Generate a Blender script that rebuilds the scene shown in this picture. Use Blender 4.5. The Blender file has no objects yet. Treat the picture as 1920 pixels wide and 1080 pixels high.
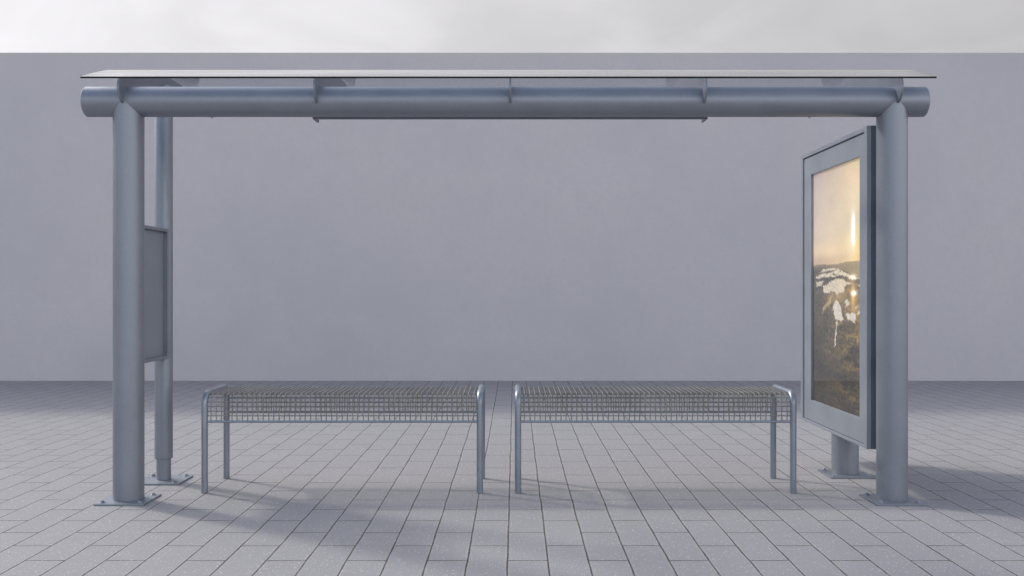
import bpy, math, random
from mathutils import Vector, noise
random.seed(7)
scene = bpy.context.scene
COL = scene.collection
R = math.radians
PI = math.pi

# ------------------------------------------------------------------ node helpers
def new_mat(name):
    m = bpy.data.materials.new(name)
    m.use_nodes = True
    nt = m.node_tree
    nt.nodes.clear()
    out = nt.nodes.new('ShaderNodeOutputMaterial')
    return m, nt, out

def val(nt, op, a, b=None, c=None, clamp=False):
    n = nt.nodes.new('ShaderNodeMath')
    n.operation = op
    n.use_clamp = clamp
    for i, x in enumerate((a, b, c)):
        if x is None:
            continue
        if isinstance(x, (int, float)):
            n.inputs[i].default_value = x
        else:
            nt.links.new(x, n.inputs[i])
    return n.outputs[0]

def ramp(nt, x, a, b, lo=0.0, hi=1.0, smooth=True):
    n = nt.nodes.new('ShaderNodeMapRange')
    n.interpolation_type = 'SMOOTHSTEP' if smooth else 'LINEAR'
    nt.links.new(x, n.inputs['Value'])
    n.inputs['From Min'].default_value = a
    n.inputs['From Max'].default_value = b
    n.inputs['To Min'].default_value = lo
    n.inputs['To Max'].default_value = hi
    return n.outputs[0]

def mixc(nt, f, a, b, mode='MIX'):
    n = nt.nodes.new('ShaderNodeMix')
    n.data_type = 'RGBA'
    n.blend_type = mode
    for sock, x in ((n.inputs[0], f), (n.inputs[6], a), (n.inputs[7], b)):
        if isinstance(x, (int, float)):
            sock.default_value = x
        elif isinstance(x, tuple):
            sock.default_value = (*x, 1) if len(x) == 3 else x
        else:
            nt.links.new(x, sock)
    return n.outputs[2]

def noise_tex(nt, vec, scale, detail=3, rough=0.5, dist=0.0):
    n = nt.nodes.new('ShaderNodeTexNoise')
    n.inputs['Scale'].default_value = scale
    n.inputs['Detail'].default_value = detail
    n.inputs['Roughness'].default_value = rough
    n.inputs['Distortion'].default_value = dist
    nt.links.new(vec, n.inputs['Vector'])
    return n.outputs['Fac']

def coords(nt, kind='Object'):
    return nt.nodes.new('ShaderNodeTexCoord').outputs[kind]

def bump(nt, h, strength, dist, prev=None):
    b = nt.nodes.new('ShaderNodeBump')
    b.inputs['Strength'].default_value = strength
    b.inputs['Distance'].default_value = dist
    nt.links.new(h, b.inputs['Height'])
    if prev is not None:
        nt.links.new(prev, b.inputs['Normal'])
    return b.outputs[0]

def geo_pos(nt):
    return nt.nodes.new('ShaderNodeNewGeometry').outputs['Position']

# ------------------------------------------------------------------ materials
def steel(name, col=(0.245, 0.270, 0.308), metallic=0.64, rough=0.45, var=0.06):
    m, nt, out = new_mat(name)
    p = nt.nodes.new('ShaderNodeBsdfPrincipled')
    pos = geo_pos(nt)
    n1 = noise_tex(nt, pos, 5.0, 4, 0.6)
    n2 = noise_tex(nt, pos, 90.0, 3, 0.6)
    n3 = noise_tex(nt, pos, 420.0, 2, 0.5)
    f = val(nt, 'ADD', val(nt, 'MULTIPLY', n1, 0.6), val(nt, 'MULTIPLY', n2, 0.4))
    a = tuple(c * (1 - var) for c in col)
    b = tuple(min(1, c * (1 + var)) for c in col)
    c = mixc(nt, ramp(nt, f, 0.35, 0.65), a, b)
    # a few pale wear flecks
    fl = ramp(nt, n3, 0.70, 0.78)
    c = mixc(nt, val(nt, 'MULTIPLY', fl, 0.25), c, (0.5, 0.52, 0.55))
    nt.links.new(c, p.inputs['Base Color'])
    p.inputs['Metallic'].default_value = metallic
    nt.links.new(ramp(nt, f, 0.3, 0.7, rough - 0.04, rough + 0.07), p.inputs['Roughness'])
    nt.links.new(bump(nt, n3, 0.10, 0.0006, bump(nt, n2, 0.06, 0.001)), p.inputs['Normal'])
    nt.links.new(p.outputs[0], out.inputs[0])
    return m

M_STEEL = steel('painted_steel')
M_DOOR = steel('door_steel', (0.30, 0.33, 0.365), 0.45, 0.42, 0.05)
M_DARK = steel('dark_casing_steel', (0.12, 0.15, 0.20), 0.4, 0.45, 0.06)
M_BOARD = steel('board_steel', (0.26, 0.29, 0.33), 0.45, 0.5, 0.05)
M_BOLT = steel('bolt_steel', (0.30, 0.33, 0.38), 0.8, 0.35, 0.15)
M_WIRE = steel('galvanised_wire', (0.265, 0.25, 0.228), 0.50, 0.36, 0.15)
M_BENCH = steel('bench_tube_steel', (0.255, 0.288, 0.33), 0.66, 0.38, 0.10)

def glass_thin(name, tint, refl=1.0, rough=0.0, base=0.04):
    m, nt, out = new_mat(name)
    g = nt.nodes.new('ShaderNodeNewGeometry')
    dot = nt.nodes.new('ShaderNodeVectorMath')
    dot.operation = 'DOT_PRODUCT'
    nt.links.new(g.outputs['Normal'], dot.inputs[0])
    nt.links.new(g.outputs['Incoming'], dot.inputs[1])
    c = val(nt, 'ABSOLUTE', dot.outputs['Value'])
    k = val(nt, 'POWER', val(nt, 'SUBTRACT', 1.0, c, clamp=True), 5.0)
    f = val(nt, 'MULTIPLY', val(nt, 'ADD', base, val(nt, 'MULTIPLY', k, 1 - base)), refl, clamp=True)
    tr = nt.nodes.new('ShaderNodeBsdfTransparent')
    # slanting rays cross more glass and come out darker
    e = val(nt, 'DIVIDE', 0.25, val(nt, 'MAXIMUM', c, 0.12))
    tc = nt.nodes.new('ShaderNodeCombineColor')
    for q_, t_ in enumerate(tint):
        nt.links.new(val(nt, 'POWER', t_, e), tc.inputs[q_])
    nt.links.new(tc.outputs[0], tr.inputs[0])
    gl = nt.nodes.new('ShaderNodeBsdfGlossy')
    gl.inputs['Roughness'].default_value = rough
    gl.inputs['Color'].default_value = (1, 1, 1, 1)
    mx = nt.nodes.new('ShaderNodeMixShader')
    nt.links.new(f, mx.inputs[0])
    nt.links.new(tr.outputs[0], mx.inputs[1])
    nt.links.new(gl.outputs[0], mx.inputs[2])
    nt.links.new(mx.outputs[0], out.inputs[0])
    return m

M_ROOF = glass_thin('roof_glass', (0.85, 0.86, 0.88), 1.0, 0.03, 0.03)
M_PANE = glass_thin('poster_glass', (0.97, 0.97, 0.97), 1.0, 0.0, 0.05)

m, nt, out = new_mat('roof_glass_edge')
p = nt.nodes.new('ShaderNodeBsdfPrincipled')
e1 = noise_tex(nt, geo_pos(nt), 14.0, 3, 0.6)
nt.links.new(mixc(nt, ramp(nt, e1, 0.4, 0.65), (0.003, 0.004, 0.006), (0.010, 0.012, 0.017)), p.inputs['Base Color'])
p.inputs['Roughness'].default_value = 0.45
p.inputs['Specular IOR Level'].default_value = 0.2
nt.links.new(p.outputs[0], out.inputs[0])
M_EDGE = m

def paving_mat():
    m, nt, out = new_mat('concrete_pavers')
    p = nt.nodes.new('ShaderNodeBsdfPrincipled')
    pos = geo_pos(nt)
    sp = nt.nodes.new('ShaderNodeSeparateXYZ')
    nt.links.new(pos, sp.inputs[0])
    x, y = sp.outputs[0], sp.outputs[1]
    wob = nt.nodes.new('ShaderNodeTexNoise')
    wob.inputs['Scale'].default_value = 2.2
    wob.inputs['Detail'].default_value = 2
    nt.links.new(pos, wob.inputs['Vector'])
    fine = nt.nodes.new('ShaderNodeTexNoise')
    fine.inputs['Scale'].default_value = 45
    fine.inputs['Detail'].default_value = 3
    nt.links.new(pos, fine.inputs['Vector'])
    sw = nt.nodes.new('ShaderNodeSeparateColor'); nt.links.new(wob.outputs['Color'], sw.inputs[0])
    sf = nt.nodes.new('ShaderNodeSeparateColor'); nt.links.new(fine.outputs['Color'], sf.inputs[0])
    def wobble(c, a, b):
        c = val(nt, 'ADD', c, val(nt, 'MULTIPLY', val(nt, 'SUBTRACT', a, 0.5), 0.012))
        return val(nt, 'ADD', c, val(nt, 'MULTIPLY', val(nt, 'SUBTRACT', b, 0.5), 0.0035))
    xr = val(nt, 'SUBTRACT', x, val(nt, 'MULTIPLY', val(nt, 'SUBTRACT', y, 4.15), 0.0026))
    xw = wobble(xr, sw.outputs[0], sf.outputs[0])
    yw = wobble(y, sw.outputs[1], sf.outputs[1])
    u = val(nt, 'DIVIDE', val(nt, 'ADD', xw, 0.019), 0.1772)
    i = val(nt, 'FLOOR', u)
    odd = val(nt, 'MODULO', val(nt, 'ADD', i, 4001.0), 2.0)      # i=-1 -> 0, i=0 -> 1
    v = val(nt, 'ADD', val(nt, 'DIVIDE', val(nt, 'SUBTRACT', yw, 4.634), 0.502), val(nt, 'MULTIPLY', odd, 0.5))
    j = val(nt, 'FLOOR', v)
    du = val(nt, 'MULTIPLY', val(nt, 'SUBTRACT', 0.5, val(nt, 'ABSOLUTE', val(nt, 'SUBTRACT', val(nt, 'FRACT', u), 0.5))), 0.1772)
    dv = val(nt, 'MULTIPLY', val(nt, 'SUBTRACT', 0.5, val(nt, 'ABSOLUTE', val(nt, 'SUBTRACT', val(nt, 'FRACT', v), 0.5))), 0.502)
    # joints: long ones wider than the cross ones, both a little uneven
    n_w = noise_tex(nt, pos, 6.0, 3, 0.6)
    wl = ramp(nt, n_w, 0.3, 0.7, 0.0032, 0.0052)
    ml = val(nt, 'SUBTRACT', 1.0, val(nt, 'SMOOTH_MIN', val(nt, 'DIVIDE', du, wl), 2.0, 0.1), clamp=True)
    ml = ramp(nt, ml, 0.0, 0.55)
    wc = ramp(nt, n_w, 0.3, 0.7, 0.0044, 0.0068)
    mc = val(nt, 'SUBTRACT', 1.0, val(nt, 'DIVIDE', dv, wc), clamp=True)
    mc = ramp(nt, mc, 0.0, 0.45, 0.0, 1.0)
    joint = val(nt, 'MAXIMUM', ml, mc)
    cid = nt.nodes.new('ShaderNodeCombineXYZ')
    nt.links.new(i, cid.inputs[0]); nt.links.new(j, cid.inputs[1])
    wn = nt.nodes.new('ShaderNodeTexWhiteNoise')
    wn.noise_dimensions = '2D'
    nt.links.new(cid.outputs[0], wn.inputs['Vector'])
    rnd = wn.outputs['Value']
    big = noise_tex(nt, pos, 0.9, 4, 0.55)
    mid = noise_tex(nt, pos, 7.0, 5, 0.65)
    grain = noise_tex(nt, pos, 260.0, 3, 0.7)
    base = mixc(nt, rnd, (0.405, 0.385, 0.378), (0.490, 0.466, 0.456))
    base = mixc(nt, ramp(nt, big, 0.3, 0.7, 0, 0.5), base, (0.392, 0.378, 0.384))
    base = mixc(nt, ramp(nt, mid, 0.45, 0.75, 0, 0.35), base, (0.44, 0.427, 0.420))
    base = mixc(nt, ramp(nt, grain, 0.35, 0.75, 0, 0.45), (0.25, 0.245, 0.25), base, 'MIX')
    base = mixc(nt, ramp(nt, grain, 0.3, 0.6, 0.55, 1.0), base, mixc(nt, 1.0, base, (1.06, 1.06, 1.06), 'MULTIPLY'))
    # pale aggregate chips
    def chips(scale, thr, rad, strength, c):
        vo = nt.nodes.new('ShaderNodeTexVoronoi')
        vo.inputs['Scale'].default_value = scale
        nt.links.new(pos, vo.inputs['Vector'])
        sc = nt.nodes.new('ShaderNodeSeparateColor')
        nt.links.new(vo.outputs['Color'], sc.inputs[0])
        pick = val(nt, 'GREATER_THAN', sc.outputs[0], thr)
        size = ramp(nt, sc.outputs[1], 0, 1, rad * 0.5, rad)
        d = val(nt, 'SUBTRACT', 1.0, val(nt, 'DIVIDE', vo.outputs['Distance'], size), clamp=True)
        f = val(nt, 'MULTIPLY', val(nt, 'MULTIPLY', pick, ramp(nt, d, 0.0, 0.4)), strength)
        return mixc(nt, f, c, (0.64, 0.62, 0.59))
    base = chips(85, 0.72, 0.34, 0.9, base)
    base = chips(150, 0.72, 0.36, 0.6, base)
    # thin paler rim just inside the paver edges, dirt near joints
    edge = val(nt, 'MINIMUM', du, dv)
    rim = val(nt, 'MULTIPLY', ramp(nt, edge, 0.004, 0.008), ramp(nt, edge, 0.009, 0.016, 1.0, 0.0))
    base = mixc(nt, val(nt, 'MULTIPLY', rim, 0.10), base, (0.52, 0.505, 0.50))
    base = mixc(nt, ramp(nt, edge, 0.0, 0.006, 0.3, 0.0), base, (0.24, 0.23, 0.22))
    # rusty / leafy stains
    stain = ramp(nt, noise_tex(nt, pos, 2.3, 5, 0.7, 0.6), 0.66, 0.78, 0, 0.22)
    base = mixc(nt, stain, base, (0.26, 0.235, 0.20))
    grit = noise_tex(nt, pos, 140, 2, 0.6)
    jc = mixc(nt, ramp(nt, grit, 0.50, 0.66), (0.048, 0.037, 0.034), (0.24, 0.215, 0.17))
    c = mixc(nt, joint, base, jc)
    nt.links.new(c, p.inputs['Base Color'])
    p.inputs['Roughness'].default_value = 0.82
    p.inputs['Specular IOR Level'].default_value = 0.3
    h = val(nt, 'SUBTRACT', val(nt, 'MULTIPLY', grain, 0.12), joint)
    nt.links.new(bump(nt, h, 0.55, 0.004), p.inputs['Normal'])
    nt.links.new(p.outputs[0], out.inputs[0])
    return m
M_PAVE = paving_mat()

def wall_mat():
    m, nt, out = new_mat('trowelled_plaster')
    p = nt.nodes.new('ShaderNodeBsdfPrincipled')
    pos = geo_pos(nt)
    a = noise_tex(nt, pos, 0.35, 4, 0.55)
    b = noise_tex(nt, pos, 2.2, 5, 0.6, 0.4)
    c = noise_tex(nt, pos, 11.0, 4, 0.6)
    d = noise_tex(nt, pos, 60.0, 3, 0.6)
    col = mixc(nt, ramp(nt, a, 0.3, 0.7), (0.492, 0.486, 0.502), (0.562, 0.541, 0.542))
    col = mixc(nt, ramp(nt, b, 0.35, 0.7, 0, 0.4), col, (0.562, 0.55, 0.562))
    col = mixc(nt, ramp(nt, c, 0.4, 0.75, 0, 0.45), col, (0.49, 0.487, 0.503))
    col = mixc(nt, ramp(nt, d, 0.35, 0.75, 0, 0.35), col, (0.47, 0.465, 0.48))
    nt.links.new(col, p.inputs['Base Color'])
    p.inputs['Roughness'].default_value = 0.9
    p.inputs['Specular IOR Level'].default_value = 0.2
    nt.links.new(bump(nt, d, 0.12, 0.004, bump(nt, b, 0.25, 0.02)), p.inputs['Normal'])
    nt.links.new(p.outputs[0], out.inputs[0])
    return m
M_WALL = wall_mat()

# poster: colours per vertex (its own painted picture) + printed grain, lit from behind
m, nt, out = new_mat('backlit_print')
at = nt.nodes.new('ShaderNodeAttribute')
at.attribute_name = 'print'
pos = geo_pos(nt)
g = noise_tex(nt, pos, 130, 3, 0.7)
g2 = noise_tex(nt, pos, 34, 4, 0.7)
gm = mixc(nt, ramp(nt, g, 0.3, 0.7, 0.0, 1.0), (0.93, 0.93, 0.93), (1.05, 1.05, 1.05))
c = mixc(nt, 1.0, at.outputs['Color'], gm, 'MULTIPLY')
em = nt.nodes.new('ShaderNodeEmission')
nt.links.new(c, em.inputs[0])
em.inputs[1].default_value = 0.29
df = nt.nodes.new('ShaderNodeBsdfDiffuse')
nt.links.new(c, df.inputs[0])
ad = nt.nodes.new('ShaderNodeAddShader')
nt.links.new(em.outputs[0], ad.inputs[0]); nt.links.new(df.outputs[0], ad.inputs[1])
nt.links.new(ad.outputs[0], out.inputs[0])
M_PRINT = m

# ------------------------------------------------------------------ mesh helpers
class MB:
    def __init__(s):
        s.v = []; s.f = []; s.mi = []
    def add(s, vs, fs, mi=0):
        o = len(s.v)
        s.v += [tuple(v) for v in vs]
        s.f += [tuple(i + o for i in f) for f in fs]
        s.mi += [mi] * len(fs)
    def box(s, x0, x1, y0, y1, z0, z1):
        vs = [(x0, y0, z0), (x1, y0, z0), (x1, y1, z0), (x0, y1, z0), (x0, y0, z1), (x1, y0, z1), (x1, y1, z1), (x0, y1, z1)]
        s.add(vs, [(0, 3, 2, 1), (4, 5, 6, 7), (0, 1, 5, 4), (1, 2, 6, 5), (2, 3, 7, 6), (3, 0, 4, 7)])
    def tube(s, pts, r, seg=24, caps=True):
        pts = [Vector(p) for p in pts]
        n = len(pts)
        rs = r if isinstance(r, (list, tuple)) else [r] * n
        T = []
        for i in range(n):
            a = pts[max(0, i - 1)]; b = pts[min(n - 1, i + 1)]
            T.append((b - a).normalized())
        up = Vector((1, 0, 0)) if abs(T[0].x) < 0.9 else Vector((0, 1, 0))
        N = (up - T[0] * up.dot(T[0])).normalized()
        vs = []
        for i in range(n):
            N = (N - T[i] * N.dot(T[i])).normalized()
            B = T[i].cross(N)
            for k in range(seg):
                a = 2 * PI * k / seg
                vs.append(pts[i] + (N * math.cos(a) + B * math.sin(a)) * rs[i])
        fs = []
        for i in range(n - 1):
            for k in range(seg):
                k2 = (k + 1) % seg
                fs.append((i * seg + k, i * seg + k2, (i + 1) * seg + k2, (i + 1) * seg + k))
        if caps:
            fs.append(tuple(reversed(range(seg))))
            fs.append(tuple((n - 1) * seg + k for k in range(seg)))
        s.add(vs, fs)
    def lathe(s, cx, cy, prof, seg=64):
        """prof: list of (r, z) bottom to top, axis vertical; closed with caps"""
        vs = []
        for r, z in prof:
            for k in range(seg):
                a = 2 * PI * k / seg
                vs.append((cx + r * math.cos(a), cy + r * math.sin(a), z))
        fs = []
        for i in range(len(prof) - 1):
            for k in range(seg):
                k2 = (k + 1) % seg
                fs.append((i * seg + k, i * seg + k2, (i + 1) * seg + k2, (i + 1) * seg + k))
        fs.append(tuple(reversed(range(seg))))
        fs.append(tuple((len(prof) - 1) * seg + k for k in range(seg)))
        s.add(vs, fs)
    def prism_x(s, prof, x0, x1):
        """closed polygon in (y, z) extruded along x"""
        n = len(prof)
        vs = [(x0, y, z) for y, z in prof] + [(x1, y, z) for y, z in prof]
        fs = [tuple(range(n)), tuple(reversed(range(n, 2 * n)))]
        for i in range(n):
            j = (i + 1) % n
            fs.append((j, i, i + n, j + n))
        s.add(vs, fs)
    def ring_x(s, x0, x1, o, i):
        """rectangular ring in the y-z plane; o and i = (y0,y1,z0,z1)"""
        def rc(q, x):
            return [(x, q[0], q[2]), (x, q[1], q[2]), (x, q[1], q[3]), (x, q[0], q[3])]
        vs = rc(o, x0) + rc(i, x0) + rc(o, x1) + rc(i, x1)
        fs = []
        for k in range(4):
            j = (k + 1) % 4
            fs += [(k, 4 + k, 4 + j, j), (8 + k, 8 + j, 12 + j, 12 + k), (k, j, 8 + j, 8 + k), (4 + k, 12 + k, 12 + j, 4 + j)]
        s.add(vs, fs)
    def build(s, name, mats, parent=None, bevel=0, smooth=35, segs=2):
        me = bpy.data.meshes.new(name)
        me.from_pydata(s.v, [], s.f)
        me.update()
        import bmesh
        bm = bmesh.new(); bm.from_mesh(me)
        bmesh.ops.recalc_face_normals(bm, faces=bm.faces)
        bm.to_mesh(me); bm.free()
        for mt in (mats if isinstance(mats, (list, tuple)) else [mats]):
            me.materials.append(mt)
        if any(s.mi):
            me.polygons.foreach_set('material_index', s.mi)
        if smooth:
            me.polygons.foreach_set('use_smooth', [True] * len(me.polygons))
            me.set_sharp_from_angle(angle=R(smooth))
        o = bpy.data.objects.new(name, me)
        COL.objects.link(o)
        if bevel:
            b = o.modifiers.new('bevel', 'BEVEL')
            b.width = bevel; b.segments = segs; b.limit_method = 'ANGLE'; b.angle_limit = R(40)
            b.harden_normals = True
        if parent is not None:
            o.parent = parent
            o.matrix_parent_inverse = parent_inv(parent)
        return o

def parent_inv(p):
    from mathutils import Matrix
    m = Matrix.Identity(4)
    q = p
    while q is not None:
        m = m @ Matrix.Translation(-Vector(q.location)) if q.type == 'EMPTY' else m
        q = q.parent
    return m if p.type == 'EMPTY' else Matrix.Identity(4)

def empty(name, loc, label, cat, group=None):
    o = bpy.data.objects.new(name, None)
    o.empty_display_size = 0.2
    o.location = loc
    COL.objects.link(o)
    o['label'] = label; o['category'] = cat
    if group: o['group'] = group
    return o

# ------------------------------------------------------------------ setting
b = MB()
b.add([(-400, -400, 0), (400, -400, 0), (400, 400, 0), (-400, 400, 0)], [(0, 1, 2, 3)])
pave = b.build('paving', M_PAVE, smooth=0)
pave['kind'] = 'structure'

b = MB()
b.box(-45, 45, 12.875, 13.175, -0.05, 4.247)
wall = b.build('plaster_wall', M_WALL, bevel=0.012, smooth=0)
wall['label'] = 'long tall bare grey plaster wall behind the bus shelter'
wall['category'] = 'wall'

# ------------------------------------------------------------------ bus shelter
XL, XR, XC = -2.166, 2.147, -0.0095
YP = 5.625
RP = 0.0845
ZB = 2.2515
shelter = empty('bus_shelter', (XC, YP, 0), 'grey steel tube bus shelter with curved glass roof and lit advertising panel', 'bus shelter')

def plate_and_bolts(post, cx, cy, half=0.1385, front_dy=0.0):
    q = MB(); q.box(cx - half, cx + half, cy - half, cy + half, 0.0, 0.0105)
    q.build('base_plate', M_STEEL, post, bevel=0.0015)
    for sx in (-1, 1):
        for sy in (-1, 1):
            bx, by = cx + sx * (half - 0.034), cy + sy * (half - 0.034)
            k = MB()
            k.lathe(bx, by, [(0.0165, 0.0107), (0.0165, 0.0132), (0.0155, 0.0138)], 24)
            rot = random.random()
            hexv = [(0.0115 * math.cos(rot + a * PI / 3), 0.0115 * math.sin(rot + a * PI / 3)) for a in range(6)]
            vs = [(bx + x, by + y, 0.0138) for x, y in hexv] + [(bx + x, by + y, 0.0215) for x, y in hexv] + [(bx + x * .86, by + y * .86, 0.0232) for x, y in hexv]
            fs = [tuple(range(12, 18))]
            for a in range(6):
                c2 = (a + 1) % 6
                fs += [(a, c2, 6 + c2, 6 + a), (6 + a, 6 + c2, 12 + c2, 12 + a)]
            k.add(vs, fs)
            k.build('bolt', M_BOLT, post, smooth=0)

def weld(r0, w=0.005):
    return [(r0 - 0.0005, 0.0107), (r0, 0.0112)]

for X in (XL, XR):
    q = MB()
    q.lathe(X, YP, weld(RP) + [(RP, ZB - 0.002)], 96)
    post = q.build('post', M_STEEL, shelter)
    plate_and_bolts(post, -2.165 if X < 0 else 2.1445, 5.6165)

# rear left post with its telescoped sleeve
q = MB()
q.lathe(-2.168, 6.198, weld(0.0435, 0.004) + [(0.0435, 0.20)], 64)
rp = q.build('rear_post', M_STEEL, shelter)
q = MB()
rs = 0.0542
q.lathe(-2.168, 6.198, [(0.0436, 0.1415), (rs - 0.002, 0.1415), (rs, 0.1435), (rs, 2.438), (rs * .9, 2.452), (rs * .6, 2.461), (rs * .2, 2.464)], 64)
q.build('sleeve', M_STEEL, rp)
plate_and_bolts(rp, -2.165, 6.191)

# beam
q = MB()
q.tube([(-2.404, YP, ZB), (-2.40, YP, ZB), (2.326, YP, ZB), (2.33, YP, ZB)], [RP - 0.004, RP, RP, RP - 0.004], 96)
q.build('beam', M_STEEL, shelter)

# curved glass roof : z of the underside as a function of y
SLOPE = [(5.40, 0.355), (5.70, 0.295), (5.80, 0.2196), (6.40, 0.01), (6.56, -0.07), (7.05, -0.27), (7.5, -0.45)]
def zr(y):
    z = 2.3374
    for (ya, sa), (yb, sb) in zip(SLOPE, SLOPE[1:]):
        if y <= ya: break
        e = min(y, yb)
        se = sa + (sb - sa) * (e - ya) / (yb - ya)
        z += (sa + se) / 2 * (e - ya)
    return z
Y0, Y1 = 5.40, 7.05
x0, x1 = -2.341, 2.304
TH = 0.0100
q = MB()
N = 48
vs = []; 
for i in range(N + 1):
    y = Y0 + (Y1 - Y0) * i / N
    z = zr(y)
    vs += [(x0, y, z), (x1, y, z), (x0, y, z + TH), (x1, y, z + TH)]
fs = []; mi = []
for i in range(N):
    a = 4 * i; c2 = 4 * (i + 1)
    fs += [(a + 2, a + 3, c2 + 3, c2 + 2), (a, c2, c2 + 1, a + 1), (a, a + 2, c2 + 2, c2), (a + 1, c2 + 1, c2 + 3, a + 3)]
    mi += [0, 0, 1, 1]
fs += [(0, 1, 3, 2), (4 * N, 4 * N + 2, 4 * N + 3, 4 * N + 1)]; mi += [1, 1]
q.v = vs; q.f = fs; q.mi = mi
q.build('roof_panel', [M_ROOF, M_EDGE], shelter, smooth=35)

# five profiled steel fins carrying the roof
prof = [(5.5455, 2.228), (5.530, 2.231), (5.508, 2.242), (5.489, 2.258), (5.476, 2.278), (5.469, 2.300), (5.469, 2.320), (5.476, 2.340)]
yy = 5.500
prof += [(5.486, zr(5.486) - 0.0010 - 0.004)]
while yy < 6.86:
    prof.append((yy, zr(yy) - 0.0005)); yy += 0.04
prof += [(6.88, zr(6.88) - 0.0005), (6.90, zr(6.90) - 0.006), (6.905, zr(6.905) - 0.02)]
prof += [(6.88, 2.430), (6.70, 2.422), (6.50, 2.412), (6.30, 2.398), (6.10, 2.376), (5.95, 2.350), (5.84, 2.318), (5.76, 2.280), (5.705, 2.236)]
prof += [(5.64, 2.30), (5.58, 2.28)]
for k in range(5):
    xc = XC + (k - 2) * 1.0785
    q = MB(); q.prism_x(prof, xc - 0.0058, xc + 0.0058)
    q.build('roof_bracket', M_STEEL, shelter, bevel=0.0012, smooth=35)

# slim lamp housing slung behind the beam
lam = MB()
lx0, lx1 = -1.150, 1.1285
lam.prism_x([(5.742, 2.1755), (5.764, 2.1755), (5.868, 2.222), (5.868, 2.262), (5.742, 2.200)], lx0 + 0.013, lx1 - 0.013)
lamp = lam.build('lamp_housing', M_STEEL, shelter, bevel=0.001)
for xa, xb in ((lx0, lx0 + 0.0125), (lx1 - 0.0125, lx1)):
    q = MB(); q.prism_x([(5.740, 2.1745), (5.872, 2.1745), (5.872, 2.266), (5.740, 2.204)], xa, xb)
    q.build('end_cap', M_STEEL, lamp, bevel=0.001)
# two fixing studs under the beam
for X in (-1.70, 1.685):
    q = MB(); q.lathe(X, YP + 0.012, [(0.005, ZB - RP - 0.005), (0.007, ZB - RP - 0.003), (0.007, ZB - RP + 0.004)], 16)
    q.build('stud', M_BOLT, shelter)

# information board between the left posts
fr = MB()
fr.ring_x(-2.212, -2.120, (5.7075, 6.150, 0.765, 1.564), (5.727, 6.130, 0.785, 1.545))
board = fr.build('display_board', M_STEEL, shelter, bevel=0.002)
q = MB(); q.box(-2.185, -2.147, 5.7275, 6.1295, 0.7855, 1.5445)
q.build('back_panel', M_BOARD, board)

# advertising panel on its own stub post
q = MB()
q.lathe(2.1475, 6.418, weld(RP) + [(RP, 0.2655)], 96)
sp = q.build('rear_post', M_STEEL, shelter)
plate_and_bolts(sp, 2.144, 6.397)

PY0, PY1, PZ0, PZ1 = 5.762, 7.078, 0.2665, 2.141
OY0, OY1, OZ0, OZ1 = 5.908, 6.868, 0.428, 1.981
q = MB()
q.box(2.0815, 2.237, PY0, PY1, PZ0, PZ1)
adp = q.build('advert_panel', M_DARK, shelter, bevel=0.002)
q = MB(); q.ring_x(2.052, 2.081, (PY0, PY1, PZ0, PZ1), (PY0 + 0.047, PY1 - 0.047, PZ0 + 0.018, PZ1 - 0.030))
q.build('outer_rim', M_DOOR, adp, bevel=0.004, segs=3)
q = MB(); q.ring_x(2.0625, 2.0808, (PY0 + 0.052, PY1 - 0.052, PZ0 + 0.021, PZ1 - 0.034), (OY0, OY1, OZ0, OZ1))
q.build('door_frame', M_DOOR, adp, bevel=0.0015)
for z in (0.75, 1.66):     # brackets tying the panel to the front post
    q = MB(); q.box(2.115, 2.18, 5.69, 5.7625, z - 0.04, z + 0.04)
    q.build('mounting_bracket', M_STEEL, adp, bevel=0.003)

POLY = {
'A': [(0.933, 0.542), (0.85, 0.559), (0.77, 0.577), (0.555, 0.581), (0.416, 0.571), (0.275, 0.554), (0.185, 0.547), (0.119, 0.535), (0.155, 0.528), (0.26, 0.535), (0.298, 0.542), (0.416, 0.548), (0.53, 0.544), (0.648, 0.544), (0.77, 0.541), (0.896, 0.537)],
'B': [(0.937, 0.521), (0.805, 0.526), (0.717, 0.525), (0.766, 0.517), (0.787, 0.508), (0.937, 0.504), (0.924, 0.516)],
'C': [(0.778, 0.485), (0.755, 0.504), (0.648, 0.522), (0.53, 0.535), (0.4, 0.534), (0.322, 0.524), (0.23, 0.522), (0.17, 0.514), (0.275, 0.511), (0.337, 0.502), (0.353, 0.482), (0.448, 0.48), (0.481, 0.466), (0.505, 0.479), (0.614, 0.485), (0.648, 0.477), (0.752, 0.481)],
'D': [(0.605, 0.405), (0.546, 0.429), (0.481, 0.446), (0.384, 0.421), (0.337, 0.367), (0.416, 0.361), (0.497, 0.368), (0.555, 0.363), (0.563, 0.406)],
'E': [(0.361, 0.441), (0.291, 0.454), (0.23, 0.448), (0.23, 0.435), (0.298, 0.419), (0.322, 0.435)],
'F': [(0.322, 0.393), (0.26, 0.399), (0.155, 0.396), (0.119, 0.375), (0.141, 0.359), (0.23, 0.37)],
'G': [(0.083, 0.4), (-0.02, 0.413), (-0.02, 0.395), (0.068, 0.396)],
'H': [(0.083, 0.514), (-0.02, 0.512), (-0.02, 0.497), (0.047, 0.498), (0.068, 0.507)],
'I': [(0.133, 0.538), (0.04, 0.539), (0.037, 0.534), (0.133, 0.532)],
'J': [(0.507, 0.367), (0.477, 0.368), (0.494, 0.318), (0.507, 0.253), (0.525, 0.252), (0.517, 0.318)],
'K': [(0.016, 0.337), (-0.02, 0.347), (-0.02, 0.314), (0.016, 0.316)],
'L': [(0.155, 0.424), (0.083, 0.431), (0.068, 0.425), (0.141, 0.418)],
}
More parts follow.
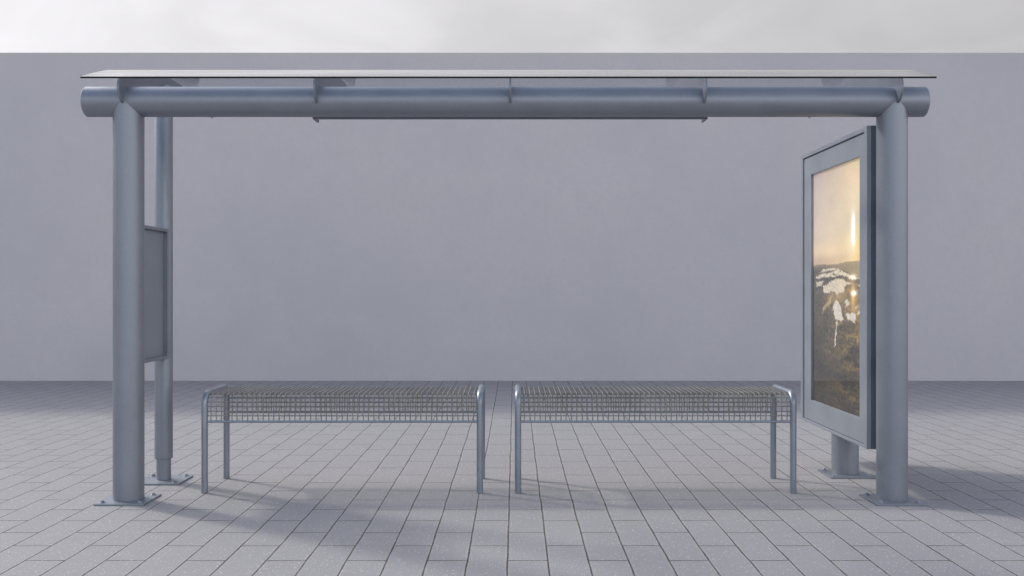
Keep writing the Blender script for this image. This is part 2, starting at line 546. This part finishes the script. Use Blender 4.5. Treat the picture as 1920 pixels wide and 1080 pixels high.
ROCK = [[(0.896, 0.554), (0.77, 0.567), (0.648, 0.569), (0.53, 0.571), (0.53, 0.566), (0.648, 0.56), (0.77, 0.558), (0.878, 0.55)],
        [(0.563, 0.559), (0.448, 0.554), (0.481, 0.549), (0.563, 0.553)]]
GOLD = [(0.805, 0.382), (0.778, 0.413), (0.682, 0.435), (0.648, 0.458), (0.597, 0.465), (0.614, 0.432), (0.752, 0.4)]
def inside(P, x, y):
    c = False
    j = len(P) - 1
    for i in range(len(P)):
        xi, yi = P[i]; xj, yj = P[j]
        if (yi > y) != (yj > y) and x < (xj - xi) * (y - yi) / (yj - yi) + xi:
            c = not c
        j = i
    return c
def lerp(a, b, t):
    t = max(0, min(1, t))
    return tuple(p + (q2 - p) * t for p, q2 in zip(a, b))
def nz(x, y, s, o=0.0):
    return noise.fractal(Vector((x * s, y * s, o)), 0.6, 2.0, 5)
def horizon(w):
    return 0.600 - 0.006 * max(0, min(1, (w - 0.3) / 0.65)) + 0.003 * math.sin(w * 9)
def picture(w, v):
    """w 0..1 from the near edge to the far edge, v 0..1 bottom to top"""
    wx = w * 0.96; vy = v * 1.55
    h = horizon(w)
    if v > h:
        t = (v - h) / (1 - h)
        near = lerp((0.72, 0.52, 0.26), (0.70, 0.58, 0.38), t / 0.35)
        near = lerp(near, (0.68, 0.53, 0.33), (t - 0.5) / 0.5)
        far = lerp((0.42, 0.31, 0.24), (0.52, 0.43, 0.36), t / 0.2)
        far = lerp(far, (0.44, 0.36, 0.35), (t - 0.35) / 0.6)
        c = lerp(near, far, (w - 0.15) / 0.85)
        # horizontal haze band just over the skyline
        band = math.exp(-((t - 0.14) / 0.09) ** 2)
        c = lerp(c, (0.74, 0.58, 0.36), band * 0.5)
        c = lerp(c, (0.38, 0.30, 0.23), 0.35 * math.exp(-((t - 0.05) / 0.05) ** 2) * (0.3 + 0.7 * w))
        # low yellow glow on the near side
        gl = math.exp(-((w - 0.06) / 0.14) ** 2 - ((t - 0.10) / 0.20) ** 2)
        c = lerp(c, (0.76, 0.52, 0.13), gl * 0.75)
        d = math.exp(-((w - 0.172) / 0.10) ** 2 - ((v - 0.715) / 0.13) ** 2)
        c = lerp(c, (0.95, 0.84, 0.62), d * 0.45)
        s = math.exp(-((w - 0.170) / 0.030) ** 2 - (abs(v - 0.727) / 0.062) ** 4)
        c = lerp(c, (1.25, 1.2, 1.1), s)
        n = nz(wx, vy * 2.5, 3.0, 3)
        return tuple(x * (1 + 0.05 * n) for x in c)
    # ground
    j1 = 0.020 * nz(wx, vy, 9, 1) + 0.012 * nz(wx, vy, 34, 2)
    j2 = 0.005 * nz(wx, vy, 11, 5) + 0.0045 * nz(wx, vy, 40, 6)
    pw, pv = w + j1 * 1.6, v + j2
    n1 = nz(wx * 0.4, vy, 7, 11); n2 = nz(wx * 0.4, vy, 17, 12); n3 = nz(wx * 0.5, vy, 60, 13)
    base = lerp((0.085, 0.080, 0.070), (0.18, 0.152, 0.105), 0.38 + 0.55 * n1 + 0.35 * n2)
    base = lerp(base, (0.28, 0.205, 0.125), max(0, n2 * 0.9 + n1 * 0.3) * (1 - w))
    base = lerp(base, (0.10, 0.09, 0.082), (w - 0.35) * 0.9)
    gm = max(0.0, nz(wx * 0.45 + 0.1 * n2, vy, 12, 31)) * max(0.0, 1 - w * 1.05) * min(1.0, max(0.0, (0.50 - v) / 0.1))
    base = lerp(base, (0.40, 0.29, 0.13), min(0.8, gm * 1.5))
    base = tuple(x * (1 + 0.45 * n3) for x in base)
    base = lerp(base, (0.065, 0.055, 0.048), (0.27 - v) / 0.27 * 0.6)
    # hazy far ridge
    if v > 0.535:
        ridge = 0.581 - max(0, 0.50 - w) * 0.09
        hz = max(0, min(1, (v - ridge + 0.004) / 0.006))
        far = lerp((0.16, 0.135, 0.11), (0.36, 0.28, 0.16), 1 - w * 1.3)
        far = lerp(far, (0.42, 0.34, 0.22), (v - 0.585) / 0.02 * 0.6)
        far = tuple(x * (1 + 0.12 * n3) for x in far)
        base = lerp(base, far, hz)
    if 0.30 < v < 0.56:     # golden light on the slopes
        g1 = math.exp(-((w - 0.18) / 0.16) ** 2) * math.exp(-((v - 0.44) / 0.09) ** 2)
        base = lerp(base, (0.42, 0.28, 0.12), g1 * (0.35 + 0.7 * max(0, n2 + 0.4)))
        g3 = math.exp(-((w - 0.5) / 0.14) ** 2) * math.exp(-((v - 0.455) / 0.028) ** 2)
        base = lerp(base, (0.44, 0.31, 0.15), g3 * (0.4 + 0.6 * max(0, n2 + 0.5)))
        g4 = math.exp(-((w - 0.172) / 0.035) ** 2) * math.exp(-((v - 0.465) / 0.05) ** 2)
        base = lerp(base, (0.80, 0.52, 0.18), g4 * 0.8)
    if inside(GOLD, pw, pv):
        base = lerp(base, (0.48, 0.36, 0.21), 0.75)
    snow = any(inside(P, pw, pv) for P in POLY.values())
    if snow and v > 0.50 and nz(wx, vy * 2.2, 26, 21) > 0.62: snow = False
    if snow and not any(inside(P, pw, pv) for P in ROCK):
        sc = lerp((0.64, 0.54, 0.37), (0.52, 0.47, 0.39), w + 0.15 * n1)
        if v < 0.46: sc = (0.56, 0.52, 0.45)
        base = lerp(base, sc, 0.93)
        base = tuple(x * (1 + 0.16 * n3 + 0.12 * n2) for x in base)
    gl = math.exp(-((w - 0.158) / 0.045) ** 2 - ((v - 0.477) / 0.010) ** 2)
    base = lerp(base, (1.3, 1.2, 0.95), gl)
    gl = math.exp(-((w - 0.175) / 0.06) ** 2 - ((v - 0.540) / 0.010) ** 2)
    base = lerp(base, (1.15, 1.0, 0.75), gl * 0.9)
    k = 0.62 + 0.38 * max(0.0, min(1.0, (v - 0.25) / 0.25))
    return tuple(max(0.0, x) * (k if not snow else 1.0) for x in base)

NW, NV = 150, 300
vs = []; cols = []
for jv in range(NV + 1):
    v = jv / NV
    for iw in range(NW + 1):
        w = iw / NW
        vs.append((2.0792, OY0 - 0.006 + (OY1 - OY0 + 0.012) * w, OZ0 - 0.006 + (OZ1 - OZ0 + 0.012) * v))
        cols.append((*picture(w, v), 1.0))
me = bpy.data.meshes.new('poster')
me.from_pydata(vs, [], [(a + 0 + jv * (NW + 1), a + (jv + 1) * (NW + 1), a + 1 + (jv + 1) * (NW + 1), a + 1 + jv * (NW + 1)) for jv in range(NV) for a in range(NW)])
ca = me.color_attributes.new('print', 'FLOAT_COLOR', 'POINT')
ca.data.foreach_set('color', [x for c in cols for x in c])
me.materials.append(M_PRINT)
poster = bpy.data.objects.new('poster', me)
COL.objects.link(poster)
poster.parent = adp
q = MB()
q.add([(2.0730, OY0 - 0.0015, OZ0 - 0.0015), (2.0730, OY1 + 0.0015, OZ0 - 0.0015), (2.0730, OY1 + 0.0015, OZ1 + 0.0015), (2.0730, OY0 - 0.0015, OZ1 + 0.0015)], [(0, 3, 2, 1)])
q.build('glass_pane', M_PANE, adp, smooth=0)

# ------------------------------------------------------------------ benches
def bench_meshes(L):
    """meshes in bench space: x 0..L between leg centres, y 0..D, z up"""
    D = 0.447; ZT = 0.580; RB = 0.062; rt = 0.0188
    out = []
    for X in (0, L):
        pts = [(X, 0, 0.0015), (X, 0, ZT - RB)]
        for k in range(1, 12):
            a = PI / 2 * k / 12
            pts.append((X, RB - RB * math.cos(a), ZT - RB + RB * math.sin(a)))
        pts += [(X, RB, ZT), (X, D - RB, ZT)]
        for k in range(1, 12):
            a = PI / 2 * k / 12
            pts.append((X, D - RB + RB * math.sin(a), ZT - RB + RB * math.cos(a)))
        pts += [(X, D, ZT - RB), (X, D, 0.0015)]
        q = MB(); q.tube(pts, rt, 28); out.append(('leg_frame', q, M_BENCH))
    for Y in (0, D):
        q = MB(); q.tube([(rt * 0.8, Y, 0.418), (L - rt * 0.8, Y, 0.418)], 0.0072, 16); out.append(('rail', q, M_BENCH))
    # woven wire seat : profile in (y, z) parametrised by arc length
    zt = 0.579; rb = 0.050; zb = 0.4235
    seg1 = zt - rb - zb; arc = PI / 2 * rb; top = D - 2 * rb
    S = 2 * seg1 + 2 * arc + top
    def P(s):
        if s < seg1: return (0, zb + s), (-1, 0)
        s -= seg1
        if s < arc:
            a = s / rb
            return (rb - rb * math.cos(a), zt - rb + rb * math.sin(a)), (-math.cos(a), math.sin(a))
        s -= arc
        if s < top: return (rb + s, zt), (0, 1)
        s -= top
        if s < arc:
            a = s / rb
            return (D - rb + rb * math.sin(a), zt - rb + rb * math.cos(a)), (math.sin(a), math.cos(a))
        s -= arc
        return (D, zt - rb - s), (1, 0)
    ns = round(S / 0.0272); ps = S / ns
    xa, xb = 0.006, L - 0.006
    nx = round((xb - xa) / 0.0306); px = (xb - xa) / nx
    q = MB(); am = 0.0014; rw = 0.0031
    for i in range(1, nx):
        x = xa + px * i
        pts = []
        jx = random.uniform(-1, 1) * 0.0012
        for k in range(ns * 2 + 1):
            s = ps * k / 2
            (y, z), (ny, nzv) = P(s)
            o = 0.0013 + (am if (k // 2 + i) % 2 else -am) if k % 2 == 0 else 0.0013
            if k in (0, ns * 2): o = 0
            wv = 0.0011 * math.sin(k * 1.57 + i * PI)
            pts.append((x + jx + wv, y + ny * o, z + nzv * o))
        q.tube(pts, rw, 6, caps=False)
    for k in range(1, ns):
        s = ps * k + random.uniform(-1, 1) * 0.0008
        (y, z), (ny, nzv) = P(s)
        pts = []
        for i in range(nx * 2 + 1):
            x = xa + px * i / 2
            o = -0.0010 + ((-am if (k + i // 2) % 2 else am) if i % 2 == 0 else 0.0)
            pts.append((x, y + ny * o, z + nzv * o))
        q.tube(pts, rw, 6, caps=False)
    out.append(('seat', q, M_WIRE))
    return out

def rel_inv(o):
    pass

bench0 = empty('bench', (0, 0, 0), 'wire mesh bench standing under the left half of the shelter', 'bench', 'wire mesh benches under the shelter')
LB = 1.611
for name, q, mt in bench_meshes(LB):
    o = q.build(name, mt, None, smooth=50)
    o.parent = bench0
bench0.location = (-1.7995, 5.829, 0)
bench1 = bench0.copy(); COL.objects.link(bench1)
for ch in list(bench0.children):
    c = ch.copy(); COL.objects.link(c); c.parent = bench1
bench1.location = (0.0355, 5.829, 0)
bench1['label'] = 'wire mesh bench standing under the right half of the shelter, nearer the lit poster'

# ------------------------------------------------------------------ light
sun_dir = Vector((-1.16, 0.79, 1.0)).normalized()        # towards the sun
sd = bpy.data.lights.new('sun', 'SUN')
sd.energy = 1.30
sd.angle = R(5.5)
sd.color = (1.0, 0.955, 0.90)
so = bpy.data.objects.new('sun', sd)
so.rotation_euler = sun_dir.to_track_quat('Z', 'Y').to_euler()
so.location = sun_dir * 30
COL.objects.link(so)

w = bpy.data.worlds.new('World')
scene.world = w
w.use_nodes = True
nt = w.node_tree
nt.nodes.clear()
wo = nt.nodes.new('ShaderNodeOutputWorld')
bg = nt.nodes.new('ShaderNodeBackground')
bg.inputs[1].default_value = 0.15
sky = nt.nodes.new('ShaderNodeTexSky')
sky.sky_type = 'NISHITA'
sky.sun_disc = False
sky.sun_elevation = math.asin(sun_dir.z)
sky.sun_rotation = math.atan2(sun_dir.x, sun_dir.y)
sky.air_density = 1.0; sky.dust_density = 1.5; sky.ozone_density = 1.5
dirv = nt.nodes.new('ShaderNodeTexCoord').outputs['Generated']
sep = nt.nodes.new('ShaderNodeSeparateXYZ'); nt.links.new(dirv, sep.inputs[0])
zc = val(nt, 'MAXIMUM', val(nt, 'ADD', sep.outputs[2], 0.22), 0.05)
cx = nt.nodes.new('ShaderNodeCombineXYZ')
nt.links.new(val(nt, 'DIVIDE', sep.outputs[0], zc), cx.inputs[0])
nt.links.new(val(nt, 'DIVIDE', sep.outputs[1], zc), cx.inputs[1])
cn = noise_tex(nt, cx.outputs[0], 1.1, 6, 0.55, 0.3)
cs = noise_tex(nt, cx.outputs[0], 2.6, 4, 0.5, 0.6)
dp = nt.nodes.new('ShaderNodeVectorMath'); dp.operation = 'DOT_PRODUCT'
nt.links.new(dirv, dp.inputs[0]); dp.inputs[1].default_value = tuple(sun_dir)
toward = dp.outputs['Value']
# cloud cover: a closed bank all round the horizon, clear blue overhead
cover = val(nt, 'ADD', cn, val(nt, 'MULTIPLY', sep.outputs[1], 0.20))
cover = val(nt, 'ADD', cover, val(nt, 'MULTIPLY', sep.outputs[0], 0.20))
horiz = ramp(nt, sep.outputs[2], 0.25, 0.70, 0.50, 0.0)
cover = ramp(nt, val(nt, 'ADD', cover, horiz), 0.50, 0.72)
lum = val(nt, 'ADD', 2.42, val(nt, 'MULTIPLY', val(nt, 'POWER', ramp(nt, toward, 0.0, 1.0, 0, 1, False), 2.1), 2.85))
db = nt.nodes.new('ShaderNodeVectorMath'); db.operation = 'DOT_PRODUCT'
nt.links.new(dirv, db.inputs[0]); db.inputs[1].default_value = (0.5, -0.86, 0.0)
lum = val(nt, 'ADD', lum, ramp(nt, db.outputs['Value'], -0.3, 0.9, 0.0, 5.3))
lum = val(nt, 'MULTIPLY', lum, ramp(nt, cs, 0.25, 0.75, 0.90, 1.08))
cc = nt.nodes.new('ShaderNodeVectorMath'); cc.operation = 'SCALE'
cc.inputs[0].default_value = (0.995, 0.98, 1.015)
nt.links.new(lum, cc.inputs['Scale'])
# the glow of the sun through thin cloud, well outside the picture
glow = val(nt, 'MULTIPLY', val(nt, 'POWER', val(nt, 'MAXIMUM', toward, 0.0), 30.0), 13.0)
broad = val(nt, 'MULTIPLY', val(nt, 'POWER', val(nt, 'MAXIMUM', toward, 0.0), 7.0), ramp(nt, sep.outputs[2], 0.42, 0.60, 0.0, 9.0))
glow = val(nt, 'ADD', glow, broad)
gcol = nt.nodes.new('ShaderNodeVectorMath'); gcol.operation = 'SCALE'
gcol.inputs[0].default_value = (1.0, 0.96, 0.90)
nt.links.new(glow, gcol.inputs['Scale'])
addg = nt.nodes.new('ShaderNodeVectorMath'); addg.operation = 'ADD'
nt.links.new(mixc(nt, cover, sky.outputs[0], cc.outputs[0]), addg.inputs[0])
nt.links.new(gcol.outputs[0], addg.inputs[1])
nt.links.new(addg.outputs[0], bg.inputs[0])
nt.links.new(bg.outputs[0], wo.inputs[0])

# ------------------------------------------------------------------ camera
cd = bpy.data.cameras.new('camera')
cd.lens = 35; cd.sensor_width = 36
cd.clip_start = 0.05; cd.clip_end = 1500
co = bpy.data.objects.new('camera', cd)
co.location = (0, 0, 1.2)
co.rotation_euler = (R(90), 0, 0)
COL.objects.link(co)
scene.camera = co
scene.view_settings.view_transform = 'Standard'
scene.view_settings.look = 'None'
scene.view_settings.exposure = 0.52
scene.view_settings.gamma = 1.0
scene.cycles.transparent_max_bounces = 16
